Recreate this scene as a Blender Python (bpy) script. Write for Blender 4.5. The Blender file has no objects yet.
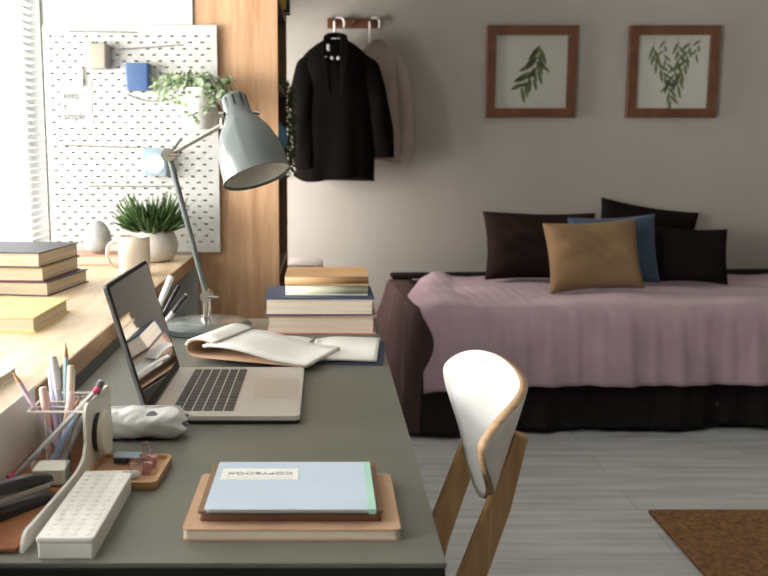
import bpy, bmesh, math, random
from mathutils import Vector, Matrix, Euler
random.seed(11)
S = bpy.context.scene
COL = S.collection
PI = math.pi
def R(d): return math.radians(d)

# ---------------------------------------------------------------- camera
cam_data = bpy.data.cameras.new('camera')
cam = bpy.data.objects.new('camera', cam_data); COL.objects.link(cam)
cam_data.sensor_width = 36; cam_data.lens = 938/768*36
cam_data.clip_start = 0.02
cam.location = (0, 0, 1.16)
cam.rotation_euler = (R(90-8.61), 0, 0)
cam_data.shift_x = 59/768
cam_data.dof.use_dof = True; cam_data.dof.focus_distance = 1.55; cam_data.dof.aperture_fstop = 8.0
S.camera = cam
# ---------------------------------------------------------------- world, light, exposure
S.view_settings.view_transform = 'Standard'; S.view_settings.look = 'None'
S.view_settings.gamma = 1.0; S.view_settings.use_curve_mapping = False
S.view_settings.exposure = 0.0
w = bpy.data.worlds.new('daylight'); S.world = w; w.use_nodes = True
w.node_tree.nodes['Background'].inputs[0].default_value = (0.93, 0.97, 1.0, 1)
w.node_tree.nodes['Background'].inputs[1].default_value = 2.6
def area(name, loc, rot, sx, sy, watts, col):
    d = bpy.data.lights.new(name, 'AREA'); d.shape = 'RECTANGLE'; d.size = sx; d.size_y = sy
    d.energy = watts; d.color = col
    o = bpy.data.objects.new(name, d); COL.objects.link(o); o.location = loc; o.rotation_euler = rot
    return o
# daylight entering through the long window on the left and, for the back wall glow, an added unseen window beyond the bookcase
area('window_daylight', (-2.3, 1.55, 1.25), (0, R(-90), 0), .75, 3.6, 310, (1.0, 0.965, 0.90))
area('added_wall_glow', (-0.95, 4.35, 1.0), (0, R(-90), 0), 1.2, 0.6, 45, (1.0, 0.86, 0.80))

# ---------------------------------------------------------------- materials
def nodes(m):
    m.use_nodes = True; nt = m.node_tree
    return nt, nt.nodes, nt.links, nt.nodes['Principled BSDF']
def plain(name, col, rough=.6, metal=0., var=.06, scale=12, bump=0., bscale=200, sheen=0., coat=0., stretch=(1,1,1), alt=None, trans=0., sss=0.):
    m = bpy.data.materials.new(name); nt, N, L, P = nodes(m)
    P.inputs['Roughness'].default_value = rough; P.inputs['Metallic'].default_value = metal
    P.inputs['Coat Weight'].default_value = coat; P.inputs['Sheen Weight'].default_value = sheen
    P.inputs['Transmission Weight'].default_value = trans
    tc = N.new('ShaderNodeTexCoord'); mp = N.new('ShaderNodeMapping'); mp.inputs['Scale'].default_value = stretch
    L.new(tc.outputs['Object'], mp.inputs[0])
    no = N.new('ShaderNodeTexNoise'); no.inputs['Scale'].default_value = scale; no.inputs['Detail'].default_value = 5
    L.new(mp.outputs[0], no.inputs['Vector'])
    rp = N.new('ShaderNodeValToRGB'); rp.color_ramp.elements[0].position = .3; rp.color_ramp.elements[1].position = .7
    c = Vector(col)
    a = alt if alt else tuple(max(0, x*(1-var*2)) for x in col)
    rp.color_ramp.elements[0].color = (*a, 1)
    rp.color_ramp.elements[1].color = (*[min(1, x*(1+var)) for x in col], 1)
    L.new(no.outputs[0], rp.inputs[0]); L.new(rp.outputs[0], P.inputs['Base Color'])
    if bump:
        n2 = N.new('ShaderNodeTexNoise'); n2.inputs['Scale'].default_value = bscale; n2.inputs['Detail'].default_value = 3
        L.new(tc.outputs['Object'], n2.inputs['Vector'])
        b = N.new('ShaderNodeBump'); b.inputs['Strength'].default_value = bump; b.inputs['Distance'].default_value = .002
        L.new(n2.outputs[0], b.inputs['Height']); L.new(b.outputs[0], P.inputs['Normal'])
    return m
def wood(name, c1, c2, rough=.45, scale=(1.2, 14, 14), ns=3., coat=.0):
    m = bpy.data.materials.new(name); nt, N, L, P = nodes(m)
    tc = N.new('ShaderNodeTexCoord'); mp = N.new('ShaderNodeMapping'); mp.inputs['Scale'].default_value = scale
    L.new(tc.outputs['Object'], mp.inputs[0])
    no = N.new('ShaderNodeTexNoise'); no.inputs['Scale'].default_value = ns; no.inputs['Detail'].default_value = 8; no.inputs['Distortion'].default_value = .6
    L.new(mp.outputs[0], no.inputs['Vector'])
    wv = N.new('ShaderNodeTexNoise'); wv.inputs['Scale'].default_value = ns*6; wv.inputs['Detail'].default_value = 4
    L.new(mp.outputs[0], wv.inputs['Vector'])
    mx = N.new('ShaderNodeMath'); mx.operation = 'MULTIPLY_ADD'; mx.inputs[1].default_value = .35; 
    L.new(wv.outputs[0], mx.inputs[0]); L.new(no.outputs[0], mx.inputs[2])
    rp = N.new('ShaderNodeValToRGB'); rp.color_ramp.elements[0].position = .45; rp.color_ramp.elements[1].position = .9
    rp.color_ramp.elements[0].color = (*c1, 1); rp.color_ramp.elements[1].color = (*c2, 1)
    L.new(mx.outputs[0], rp.inputs[0]); L.new(rp.outputs[0], P.inputs['Base Color'])
    P.inputs['Roughness'].default_value = rough; P.inputs['Coat Weight'].default_value = coat
    return m
def clear(name, tint=(1,1,1), gloss=.12, rough=.02):
    m = bpy.data.materials.new(name); m.use_nodes = True; nt = m.node_tree; N = nt.nodes; L = nt.links
    N.clear(); out = N.new('ShaderNodeOutputMaterial'); mx = N.new('ShaderNodeMixShader')
    t = N.new('ShaderNodeBsdfTransparent'); t.inputs[0].default_value = (*tint, 1)
    g = N.new('ShaderNodeBsdfGlossy'); g.inputs['Roughness'].default_value = rough
    lw = N.new('ShaderNodeLayerWeight'); pw = N.new('ShaderNodeMath'); pw.operation = 'POWER'; pw.inputs[1].default_value = 5
    L.new(lw.outputs['Facing'], pw.inputs[0])
    ad = N.new('ShaderNodeMath'); ad.operation = 'ADD'; ad.inputs[1].default_value = gloss+.03; ad.use_clamp = True
    L.new(pw.outputs[0], ad.inputs[0]); L.new(ad.outputs[0], mx.inputs[0])
    L.new(t.outputs[0], mx.inputs[1]); L.new(g.outputs[0], mx.inputs[2]); L.new(mx.outputs[0], out.inputs[0])
    return m
def milky(name, col, amount=.5, rough=.4):
    m = bpy.data.materials.new(name); m.use_nodes = True; nt = m.node_tree; N = nt.nodes; L = nt.links
    P = N['Principled BSDF']; P.inputs['Base Color'].default_value = (*col, 1); P.inputs['Roughness'].default_value = rough
    t = N.new('ShaderNodeBsdfTranslucent'); t.inputs[0].default_value = (*col, 1)
    mx = N.new('ShaderNodeMixShader'); mx.inputs[0].default_value = amount
    L.new(P.outputs[0], mx.inputs[1]); L.new(t.outputs[0], mx.inputs[2]); L.new(mx.outputs[0], N['Material Output'].inputs[0])
    return m
def pages_mat(name, col, axis=2):
    m = bpy.data.materials.new(name); nt, N, L, P = nodes(m)
    tc = N.new('ShaderNodeTexCoord'); mp = N.new('ShaderNodeMapping'); s = [2, 2, 2]; s[axis] = 420; mp.inputs['Scale'].default_value = s
    L.new(tc.outputs['Object'], mp.inputs[0])
    no = N.new('ShaderNodeTexNoise'); no.inputs['Scale'].default_value = 1.6; no.inputs['Detail'].default_value = 2
    L.new(mp.outputs[0], no.inputs['Vector'])
    rp = N.new('ShaderNodeValToRGB'); rp.color_ramp.elements[0].position = .35; rp.color_ramp.elements[1].position = .65
    rp.color_ramp.elements[0].color = (*[x*.72 for x in col], 1); rp.color_ramp.elements[1].color = (*col, 1)
    L.new(no.outputs[0], rp.inputs[0]); L.new(rp.outputs[0], P.inputs['Base Color']); P.inputs['Roughness'].default_value = .85
    return m
def fabric(name, col, bump=.4, var=.08, stripes=0., sheen=.15):
    m = plain(name, col, .9, var=var, scale=6, sheen=sheen); nt, N, L, P = nodes(m); P.inputs['Specular IOR Level'].default_value = .03
    tc = N.new('ShaderNodeTexCoord')
    w1 = N.new('ShaderNodeTexNoise'); w1.inputs['Scale'].default_value = 90; w1.inputs['Detail'].default_value = 6
    L.new(tc.outputs['Object'], w1.inputs['Vector'])
    b = N.new('ShaderNodeBump'); b.inputs['Strength'].default_value = bump; b.inputs['Distance'].default_value = .004
    h = w1.outputs[0]
    if stripes:
        wv = N.new('ShaderNodeTexWave'); wv.wave_type = 'BANDS'; wv.bands_direction = 'X'; wv.inputs['Scale'].default_value = stripes
        wv.inputs['Distortion'].default_value = 2.5
        L.new(tc.outputs['Object'], wv.inputs['Vector'])
        ad = N.new('ShaderNodeMath'); ad.operation = 'ADD'; L.new(wv.outputs[0], ad.inputs[0]); L.new(w1.outputs[0], ad.inputs[1]); h = ad.outputs[0]
    L.new(h, b.inputs['Height']); L.new(b.outputs[0], P.inputs['Normal'])
    return m

M = {}
M['wall'] = plain('warm grey wall paint', (.355, .342, .305), .9, var=.02, scale=3, bump=.05)
M['white_wall'] = plain('white wall paint', (.53, .54, .53), .9, var=.015, scale=3)
M['ceiling'] = plain('ceiling paint', (.75, .74, .72), .9, var=.01)
M['white'] = plain('white lacquer', (.82, .82, .80), .35, var=.015)
M['white_metal'] = plain('white powder coated metal', (.74, .71, .64), .4, var=.02)
M['board'] = plain('pegboard white', (.52, .52, .50), .5, var=.01)
M['cream'] = plain('cream plastic', (.75, .70, .60), .45, var=.03)
M['desk'] = plain('grey green linoleum desk top', (.150, .150, .124), .40, var=.05, scale=5, bump=.03, bscale=400)
M['desk'].node_tree.nodes['Principled BSDF'].inputs['IOR'].default_value = 1.45
M['black'] = plain('black metal', (.012, .012, .012), .45, var=.1)
M['blackp'] = plain('black plastic', (.015, .015, .017), .35, var=.1)
M['sillwood'] = wood('pale oak sill', (.62, .43, .26), (.84, .69, .50), .4, (10, 1.2, 14), 3)
M['shadededge'] = wood('oak shaded edge', (.24, .14, .07), (.40, .26, .14), .55, (10, 1.2, 14), 3)  # darker variant of the sill edge, shade mixed into the wood colour
M['sillshade'] = wood('oak sill shaded edge', (.34, .20, .10), (.50, .32, .18), .5, (10, 1.2, 14), 3)  # sill oak darkened for the shade on its room side
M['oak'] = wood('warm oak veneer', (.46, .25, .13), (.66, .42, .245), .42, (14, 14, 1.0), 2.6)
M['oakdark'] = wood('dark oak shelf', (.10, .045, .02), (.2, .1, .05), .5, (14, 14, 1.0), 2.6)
M['chairwood'] = wood('beech chair wood', (.46, .26, .11), (.66, .41, .20), .4, (14, 14, 1.4), 3)
M['ply'] = wood('plywood edge', (.40, .25, .14), (.56, .38, .23), .5, (3, 3, 60), 3)
M['tray'] = wood('bamboo tray', (.42, .22, .10), (.56, .33, .16), .45, (2, 20, 20), 3)
M['cork'] = wood('reddish cork mat', (.25, .09, .035), (.36, .15, .06), .7, (8, 8, 8), 5)
M['frame'] = wood('walnut frame', (.075, .028, .011), (.15, .06, .025), .4, (6, 6, 6), 3)
M['paper'] = plain('white paper', (.80, .79, .74), .85, var=.02)
M['mat_paper'] = plain('picture paper', (.55, .56, .51), .85, var=.02)
M['pages'] = pages_mat('book pages', (.72, .60, .44))
M['pages_light'] = pages_mat('light book pages', (.80, .68, .56))
M['navy'] = plain('navy book cloth', (.032, .052, .105), .6, bump=.2, bscale=600)
M['yellow'] = plain('yellow book cloth', (.78, .62, .24), .6, bump=.1, bscale=600)
M['pinkbook'] = plain('salmon book cover', (.58, .31, .235), .6)
M['creambook'] = plain('cream book cover', (.72, .72, .55), .6)
M['tanbook'] = plain('tan book cover', (.52, .31, .15), .6)
M['darkcover'] = plain('dark slate book cover', (.05, .055, .075), .5)
M['mustard'] = plain('mustard cover', (.42, .28, .06), .5)
M['maroon'] = plain('maroon cover', (.20, .04, .05), .6)
M['kraft'] = plain('kraft paper', (.56, .36, .23), .75, bump=.1, bscale=500)
M['brownleather'] = plain('brown notebook cover', (.22, .12, .06), .5)
M['blue'] = plain('light blue cover', (.50, .60, .71), .55, var=.02)
M['mint'] = plain('mint tape', (.38, .62, .52), .6)
M['ink'] = plain('grey ink', (.16, .16, .17), .8)
M['cardpaper'] = plain('card paper', (.47, .47, .45), .85, var=.01); M['cardink'] = plain('card ink', (.05, .05, .05), .8)
M['wax'] = plain('white wax', (.92, .89, .80), .5, var=.01)
M['label_ink'] = plain('soft grey ink', (.33, .33, .33), .8)
M['lamp'] = plain('blue grey lamp enamel', (.105, .125, .120), .22, var=.03, coat=.3)
M['lampin'] = plain('white enamel inside shade', (.80, .78, .72), .45)
M['chrome'] = plain('brushed nickel', (.55, .52, .47), .25, metal=.9, var=.04)
M['alu'] = plain('silver aluminium', (.56, .54, .50), .32, metal=.6, var=.02)
M['alutop'] = plain('champagne aluminium deck', (.60, .57, .52), .42, metal=.35, var=.02)
M['lidgrey'] = plain('dark grey aluminium lid', (.16, .16, .16), .4, metal=.5)
M['pad'] = plain('trackpad glass', (.52, .49, .44), .3, metal=.3, var=.01)
M['key'] = plain('black key caps', (.03, .03, .03), .45, var=.05)
M['screen'] = plain('black glossy screen', (.012, .015, .016), .03, var=.02, coat=1.)
M['bezel'] = plain('black bezel', (.01, .01, .01), .5); M['bezel'].node_tree.nodes['Principled BSDF'].inputs['Specular IOR Level'].default_value = .15
M['pot'] = plain('stone white pot', (.56, .54, .50), .5, var=.06)
M['egg'] = plain('speckled grey stone', (.38, .39, .38), .75, var=.08, scale=30)
M['mug'] = plain('cream mug glaze', (.80, .70, .58), .3, var=.02, coat=.3)
M['leaf'] = plain('grass green leaves', (.10, .17, .06), .5, alt=(.03, .065, .02), scale=9)
M['ivy'] = plain('variegated ivy leaves', (.62, .68, .50), .5, alt=(.06, .17, .05), scale=45)
M['garland'] = plain('dark trailing leaves', (.13, .17, .07), .6, alt=(.04, .07, .025), scale=20)
M['printleaf'] = plain('printed olive leaves', (.14, .19, .05), .8, alt=(.06, .09, .03), scale=30)
M['stem'] = plain('green stem', (.16, .20, .08), .6)
M['bluebox'] = plain('blue container', (.045, .10, .24), .5)
M['palebox'] = plain('pale blue holder', (.26, .36, .43), .5)
M['stonebox'] = plain('stone coloured container', (.36, .335, .27), .6)
M['floor'] = plain('floor', (.3, .3, .3))
M['jute'] = plain('jute rug', (.26, .13, .05), .95, var=.1, alt=(.12, .055, .02), scale=60, bump=1., bscale=140)
M['blanket'] = fabric('mauve pink blanket', (.41, .295, .335), .35, stripes=6)
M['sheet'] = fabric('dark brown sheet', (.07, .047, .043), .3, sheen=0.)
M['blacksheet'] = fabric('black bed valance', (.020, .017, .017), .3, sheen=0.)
M['pillowdark'] = fabric('dark brown pillow cotton', (.024, .015, .013), .3, sheen=0.)
M['pillowblack'] = fabric('black pillow cotton', (.011, .009, .009), .3, sheen=0.)
M['pillowtan'] = fabric('ochre tan pillow linen', (.22, .14, .075), .5, sheen=.1)
M['pillowblue'] = fabric('slate blue pillow cotton', (.055, .085, .13), .4)
M['jacket'] = fabric('black jacket wool', (.006, .005, .0045), .3, sheen=0.)
M['shirt'] = fabric('pale pinkish beige cotton', (.36, .30, .26), .3)
M['silverfab'] = plain('silver grey crinkled fabric', (.66, .67, .66), .35, metal=.2, bump=.6, bscale=70)
M['greyfab'] = plain('grey patch', (.20, .21, .22), .6)
M['greygold'] = plain('rose pink metal', (.50, .30, .31), .3, metal=.7)
M['clear'] = clear('clear plastic', (.98, .98, .97), .0)
M['pane'] = clear('window glass', (1, 1, 1), .0)
M['glass'] = clear('picture glass', (1, 1, 1), .03)
M['frost'] = plain('translucent white plastic', (.80, .79, .74), .3, var=.02, coat=.3)
M['slat'] = milky('white blind slats', (.95, .95, .94), .65)
M['cordm'] = plain('grey elastic cord', (.22, .21, .19), .7)
for k_ in ('leaf', 'ivy', 'garland'): M[k_].node_tree.nodes['Principled BSDF'].inputs['Specular IOR Level'].default_value = .2
M['globe'] = plain('blue globe', (.06, .20, .30), .5)
M['ochre'] = plain('ochre box file', (.5, .30, .03), .6)
for n, c in dict(lilac=(.62, .50, .62), purple=(.62, .52, .80), greypen=(.42, .44, .50), skyblue=(.40, .58, .68), blushp=(.78, .52, .46), creamp=(.78, .66, .50), silver=(.58, .57, .57), pinkp=(.72, .08, .16), bluep=(.32, .44, .66), pencilwood=(.55, .30, .13), graphite=(.05, .04, .04), dkgrey=(.12, .13, .14)).items():
    M[n] = plain(n + ' barrel', c, .4)

# floor planks
def floor_material():
    m = bpy.data.materials.new('grey limed oak planks'); nt, N, L, P = nodes(m)
    tc = N.new('ShaderNodeTexCoord')
    br = N.new('ShaderNodeTexBrick'); br.inputs['Scale'].default_value = 1; br.inputs['Brick Width'].default_value = 1.6; br.inputs['Row Height'].default_value = .18
    br.inputs['Mortar Size'].default_value = .0018; br.offset = .37
    br.inputs['Color1'].default_value = (.56, .58, .585, 1); br.inputs['Color2'].default_value = (.50, .52, .525, 1); br.inputs['Mortar'].default_value = (.36, .37, .38, 1)
    L.new(tc.outputs['Object'], br.inputs['Vector'])
    mp = N.new('ShaderNodeMapping'); mp.inputs['Scale'].default_value = (1, 11, 1); L.new(tc.outputs['Object'], mp.inputs[0])
    no = N.new('ShaderNodeTexNoise'); no.inputs['Scale'].default_value = 2.2; no.inputs['Detail'].default_value = 7; L.new(mp.outputs[0], no.inputs['Vector'])
    rp = N.new('ShaderNodeValToRGB'); rp.color_ramp.elements[0].position = .28; rp.color_ramp.elements[1].position = .65
    rp.color_ramp.elements[0].color = (.72, .70, .68, 1); rp.color_ramp.elements[1].color = (1.08, 1.08, 1.08, 1); L.new(no.outputs[0], rp.inputs[0])
    mx = N.new('ShaderNodeMixRGB'); mx.blend_type = 'MULTIPLY'; mx.inputs[0].default_value = 1
    L.new(br.outputs[0], mx.inputs[1]); L.new(rp.outputs[0], mx.inputs[2]); L.new(mx.outputs[0], P.inputs['Base Color'])
    P.inputs['Roughness'].default_value = .5
    return m
M['floor'] = floor_material()

# ---------------------------------------------------------------- mesh helpers
class MB:
    def __init__(s): s.v = []; s.f = []
    def add(s, vs, fs, mat=None):
        k = len(s.v)
        s.v += [tuple(mat @ Vector(p)) if mat else tuple(p) for p in vs]
        s.f += [tuple(i+k for i in f) for f in fs]; return s
    def box(s, x0, x1, y0, y1, z0, z1, mat=None):
        vs = [(x, y, z) for z in (z0, z1) for y in (y0, y1) for x in (x0, x1)]
        return s.add(vs, [(0,2,3,1), (4,5,7,6), (0,1,5,4), (2,6,7,3), (0,4,6,2), (1,3,7,5)], mat)
    def loft(s, rings, cap=True, mat=None, closed=True):
        n = len(rings[0]); vs = [p for r in rings for p in r]; fs = []
        for i in range(len(rings)-1):
            for j in range(n if closed else n-1):
                a = i*n+j; b = i*n+(j+1) % n; fs.append((a, b, b+n, a+n))
        if cap: fs += [tuple(range(n))[::-1], tuple(range((len(rings)-1)*n, len(rings)*n))]
        return s.add(vs, fs, mat)
    def lathe(s, prof, n=40, mat=None, cap=True):          # profile (r, z)
        return s.loft([[(r*math.cos(2*PI*k/n), r*math.sin(2*PI*k/n), z) for k in range(n)] for r, z in prof], cap, mat)
    def prism(s, poly, z0, z1, mat=None):
        return s.loft([[(x, y, z0) for x, y in poly], [(x, y, z1) for x, y in poly]], True, mat)
    def tube(s, pts, r, n=10, cap=True, mat=None):
        P = [Vector(p) for p in pts]; rings = []; u = None
        for i, p in enumerate(P):
            t = (P[min(i+1, len(P)-1)] - P[max(i-1, 0)]).normalized()
            if u is None: u = t.orthogonal().normalized()
            u = (u - t*u.dot(t)).normalized(); v = t.cross(u)
            rr = r[i] if isinstance(r, (list, tuple)) else r
            rings.append([tuple(p + rr*(math.cos(2*PI*k/n)*u + math.sin(2*PI*k/n)*v)) for k in range(n)])
        return s.loft(rings, cap, mat)
    def grid(s, fn, nu, nv, mat=None):
        vs = [fn(i/nu, j/nv) for i in range(nu+1) for j in range(nv+1)]
        fs = [(i*(nv+1)+j, (i+1)*(nv+1)+j, (i+1)*(nv+1)+j+1, i*(nv+1)+j+1) for i in range(nu) for j in range(nv)]
        return s.add(vs, fs, mat)
    def build(s, name, mat, parent=None, loc=(0,0,0), rot=(0,0,0), smooth=False, bevel=0, seg=2, solid=0, sub=0, offset=0):
        me = bpy.data.meshes.new(name); me.from_pydata(s.v, [], s.f); me.validate()
        bm = bmesh.new(); bm.from_mesh(me); bmesh.ops.remove_doubles(bm, verts=bm.verts, dist=1e-6)
        bmesh.ops.recalc_face_normals(bm, faces=bm.faces); bm.to_mesh(me); bm.free()
        o = bpy.data.objects.new(name, me); COL.objects.link(o)
        for mm in (mat if isinstance(mat, (list, tuple)) else [mat]): me.materials.append(mm)
        if smooth:
            for p in me.polygons: p.use_smooth = True
            try: me.set_sharp_from_angle(angle=R(40))
            except Exception: pass
        if parent: o.parent = parent
        o.location = loc; o.rotation_euler = rot
        if solid: md = o.modifiers.new('solid', 'SOLIDIFY'); md.thickness = solid; md.offset = offset
        if bevel: md = o.modifiers.new('bevel', 'BEVEL'); md.width = bevel; md.segments = seg; md.limit_method = 'ANGLE'; md.angle_limit = R(40)
        if sub: md = o.modifiers.new('sub', 'SUBSURF'); md.levels = sub; md.render_levels = sub
        return o
def tag(o, label=None, cat=None, group=None, kind=None):
    if label: o['label'] = label
    if cat: o['category'] = cat
    if group: o['group'] = group
    if kind: o['kind'] = kind
    return o
def thing(name, label, cat, loc=(0,0,0), rz=0, group=None):
    o = bpy.data.objects.new(name, None); COL.objects.link(o); o.empty_display_size = .05
    o.location = loc; o.rotation_euler = (0, 0, rz)
    return tag(o, label, cat, group)
def copy_tree(o, parent=None):
    c = o.copy(); COL.objects.link(c); c.parent = parent
    for ch in list(o.children): copy_tree(ch, c)
    return c
def struct(name, mb, mat, label=None, **k):
    return tag(mb.build(name, mat, **k), label, None, None, 'structure')
def rrect(w, d, r, n=6, cx=0, cy=0):
    out = []
    for (sx, sy, a0) in ((1,1,0), (-1,1,90), (-1,-1,180), (1,-1,270)):
        for k in range(n+1):
            a = R(a0 + 90*k/n); out.append((cx+sx*(w/2-r)+r*math.cos(a), cy+sy*(d/2-r)+r*math.sin(a)))
    return out
def basis(p, xa, ya, za):
    m = Matrix((Vector(xa), Vector(ya), Vector(za))).transposed().to_4x4(); m.translation = Vector(p); return m
def textmesh(body, size, mat, parent, loc, rot, name='lettering', ex=.0003, sx=1):
    cu = bpy.data.curves.new(name, 'FONT'); cu.body = body; cu.size = size; cu.extrude = ex; cu.align_x = 'CENTER'; cu.align_y = 'CENTER'
    t = bpy.data.objects.new(name, cu); COL.objects.link(t)
    dg = bpy.context.evaluated_depsgraph_get(); me = bpy.data.meshes.new_from_object(t.evaluated_get(dg))
    bpy.data.objects.remove(t); o = bpy.data.objects.new(name, me); COL.objects.link(o)
    me.materials.clear(); me.materials.append(mat); o.parent = parent; o.location = loc; o.rotation_euler = rot; o.scale = (sx, 1, 1)
    return o

# ================================================================= ROOM
YW, YB, XR, ZC = 3.20, 4.75, 3.3, 2.6      # window bay end wall, back wall, right wall, ceiling
XL, XS = -.94, -.45                         # window wall, sill front edge
Z1 = .79                                    # sill top
ZD = .74                                    # desk top
struct('floor', MB().box(-1.1, XR, -2.0, YB, -.05, 0), M['floor'], 'pale grey limed wooden plank floor')
struct('ceiling', MB().box(-1.1, XR, -2.0, YB, ZC, ZC+.05), M['ceiling'])
struct('wall_back', MB().box(-.6, XR, YB, YB+.1, 0, ZC), M['wall'], 'plain warm grey wall behind the bed')
struct('wall_right', MB().box(XR, XR+.1, -2.0, YB+.1, 0, ZC), M['wall'])
struct('wall_front', MB().box(-1.1, XR, -2.1, -2.0, 0, ZC), M['wall'])
wl = MB().box(XL-.12, XL, -2.0, YW+.12, 0, Z1-.036).box(XL-.12, XL, -2.0, YW+.12, 2.35, ZC).box(XL-.12, XL, -2.0, .1, Z1-.036, 2.35).box(XL-.12, XL, 3.19, YW+.12, Z1-.036, 2.35)
struct('wall_left', wl, M['white_wall'], 'white wall around the bright window')
struct('wall_pegboard', MB().box(XL, XS+.012, YW, YW+.12, 0, ZC), M['white_wall'], 'white wall that carries the pegboard')
we = MB().box(-.6, -.5, YW+.12, 4.02, 0, ZC).box(-.6, -.5, 4.68, YB, 0, ZC).box(-.6, -.5, 4.02, 4.68, 0, .5).box(-.6, -.5, 4.02, 4.68, 1.75, ZC)
struct('wall_alcove', we, M['wall'])
struct('baseboard_back', MB().box(-.5, XR, YB-.014, YB, 0, .06), M['wall'], bevel=.003)
# window 1
fr = MB()
for (y0, y1, z0, z1) in ((.1, 3.19, .79, .84), (.1, 3.19, 2.30, 2.35), (.1, .16, .79, 2.35), (3.15, 3.19, .79, 2.35), (1.02, 1.10, .79, 2.35), (2.06, 2.14, .79, 2.35)):
    fr.box(XL-.10, XL-.05, y0, y1, z0, z1)
win = struct('window_1', fr, M['white'], 'tall bright window hung with white slatted blind')
MB().box(XL-.078, XL-.074, .14, 3.08, .82, 2.32).build('pane', M['pane'], win)
fr2 = MB()
for (y0, y1, z0, z1) in ((4.02, 4.68, .5, .55), (4.02, 4.68, 1.70, 1.75), (4.02, 4.06, .5, 1.75), (4.64, 4.68, .5, 1.75)):
    fr2.box(-.58, -.53, y0, y1, z0, z1)
win2 = struct('added_window_2', fr2, M['white'])  # added window, out of view, as a source for the wall glow
MB().box(-.557, -.553, 4.05, 4.65, .54, 1.71).build('pane', M['pane'], win2)
# blind
bl = thing('venetian_blind', 'white slatted blind over the bright window at left', 'blind', (XL-.02, 1.665, .815))
MB().box(-.02, .02, -1.515, 1.515, 1.47, 1.50).build('head_rail', M['white'], bl)
slat0 = MB().loft([[(x, y, .002*(1-(x/.0125)**2)) for x in (-.0125, -.006, 0, .006, .0125)] for y in (-1.51, 1.51)], False, closed=False)
sl = None
for k in range(62):
    zz = .02+k*.0228
    if sl is None: sl = slat0.build('slat', M['slat'], bl, (0, 0, zz), (0, R(-7), 0))
    else:
        c = sl.copy(); COL.objects.link(c); c.parent = bl; c.location = (0, 0, zz)
for y in (-1.1, -.1, .55, 1.28):
    MB().box(.014, .0155, y-.012, y+.012, 0, 1.44).build('ladder_tape', M['slat'], bl)
MB().box(-.014, .014, -1.51, 1.51, -.004, .008).build('bottom_rail', M['white'], bl)
# sill
sill = MB().box(XL, XS, -.6, YW-.001, Z1-.038, Z1)
so = tag(sill.build('window_sill_shelf', M['sillwood'], bevel=.002), 'pale oak sill board running under the bright window', 'sill', kind='structure')
so.name = 'trim_1'
MB().box(XS, XS+.002, -.6, YW-.001, Z1-.038, Z1-.001).build('shaded_edge_band', M['sillshade'], so)  # thin strip that paints the shade on the sill front

# ================================================================= BOOKCASE
bc = thing('bookcase', 'tall warm oak bookcase standing beside the pegboard', 'bookcase', (-.298, 3.585, 0))
XF = .14                                     # front, local x
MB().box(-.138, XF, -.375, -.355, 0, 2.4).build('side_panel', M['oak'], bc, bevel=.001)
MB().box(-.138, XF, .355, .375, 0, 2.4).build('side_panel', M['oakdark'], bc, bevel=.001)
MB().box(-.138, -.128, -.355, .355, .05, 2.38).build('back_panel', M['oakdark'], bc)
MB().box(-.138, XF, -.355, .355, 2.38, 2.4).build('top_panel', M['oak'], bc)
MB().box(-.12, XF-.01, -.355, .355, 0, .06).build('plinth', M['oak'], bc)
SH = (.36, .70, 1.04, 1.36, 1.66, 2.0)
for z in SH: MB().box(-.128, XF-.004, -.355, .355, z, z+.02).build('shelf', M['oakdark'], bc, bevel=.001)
# things in it
def simple_book(name, label, loc, w, h, t, mat, pages='pages', rz=0, group=None, kind='upright'):
    """hardback: local x = depth (spine at -x... fore edge +x), y = thickness, z = height"""
    r = thing(name, label, 'book', loc, rz, group)
    MB().box(-w/2, w/2, -t/2, -t/2+.003, 0, h).box(-w/2, w/2, t/2-.003, t/2, 0, h).box(w/2-.004, w/2, -t/2, t/2, 0, h).build('cover', mat, r, bevel=.0008)
    MB().box(-w/2+.004, w/2-.004, -t/2+.003, t/2-.003, .004, h-.004).build('page_block', M[pages], r)
    return r
simple_book('book', 'ochre book on the top visible bookcase shelf', (-.235, 3.72, 1.68), .17, .27, .05, M['ochre'])
simple_book('book', 'black book beside the ochre one on the bookcase shelf', (-.225, 3.86, 1.68), .17, .26, .09, M['black'])
gl = thing('globe', 'small blue globe on the bookcase shelf behind trailing plant', 'globe', (-.235, 3.80, 1.06))
MB().lathe([(.05, 0), (.05, .006), (.012, .012), (.008, .05)], 24).build('stand', M['black'], gl, smooth=True)
MB().lathe([(.085*math.sin(PI*k/14)+.0003, .13-.085*math.cos(PI*k/14)) for k in range(15)], 28).build('ball', M['globe'], gl, smooth=True)
def leafquad(mb, p, d, up, L, W, fold=.25):
    d = Vector(d).normalized(); up = Vector(up); side = d.cross(up)
    if side.length < 1e-4: side = d.orthogonal()
    side.normalize(); n = side.cross(d); p = Vector(p)
    vs = [p]; fs = []
    for (t, ww) in ((.25, .8), (.55, 1.), (.8, .6)):
        c = p + d*L*t - n*L*.18*t*t
        vs += [c - side*W/2*ww + n*W*fold*ww*.5, c, c + side*W/2*ww + n*W*fold*ww*.5]
    vs.append(p + d*L - n*L*.2)
    fs = [(0, 1, 2), (0, 2, 3), (1, 4, 5, 2), (2, 5, 6, 3), (4, 7, 8, 5), (5, 8, 9, 6), (7, 10, 8), (8, 10, 9)]
    mb.add(vs, fs)
rg = random.Random(4)
tp = thing('trailing_plant', 'dark green trailing plant hanging from the bookcase shelf', 'plant', (-.182, 3.86, 1.38))
MB().lathe([(.035, 0), (.05, .07), (.046, .07), (.033, .006)], 24).build('pot', M['oakdark'], tp, (-.05, 0, 0), smooth=True)
lf = MB(); st = MB()
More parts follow.
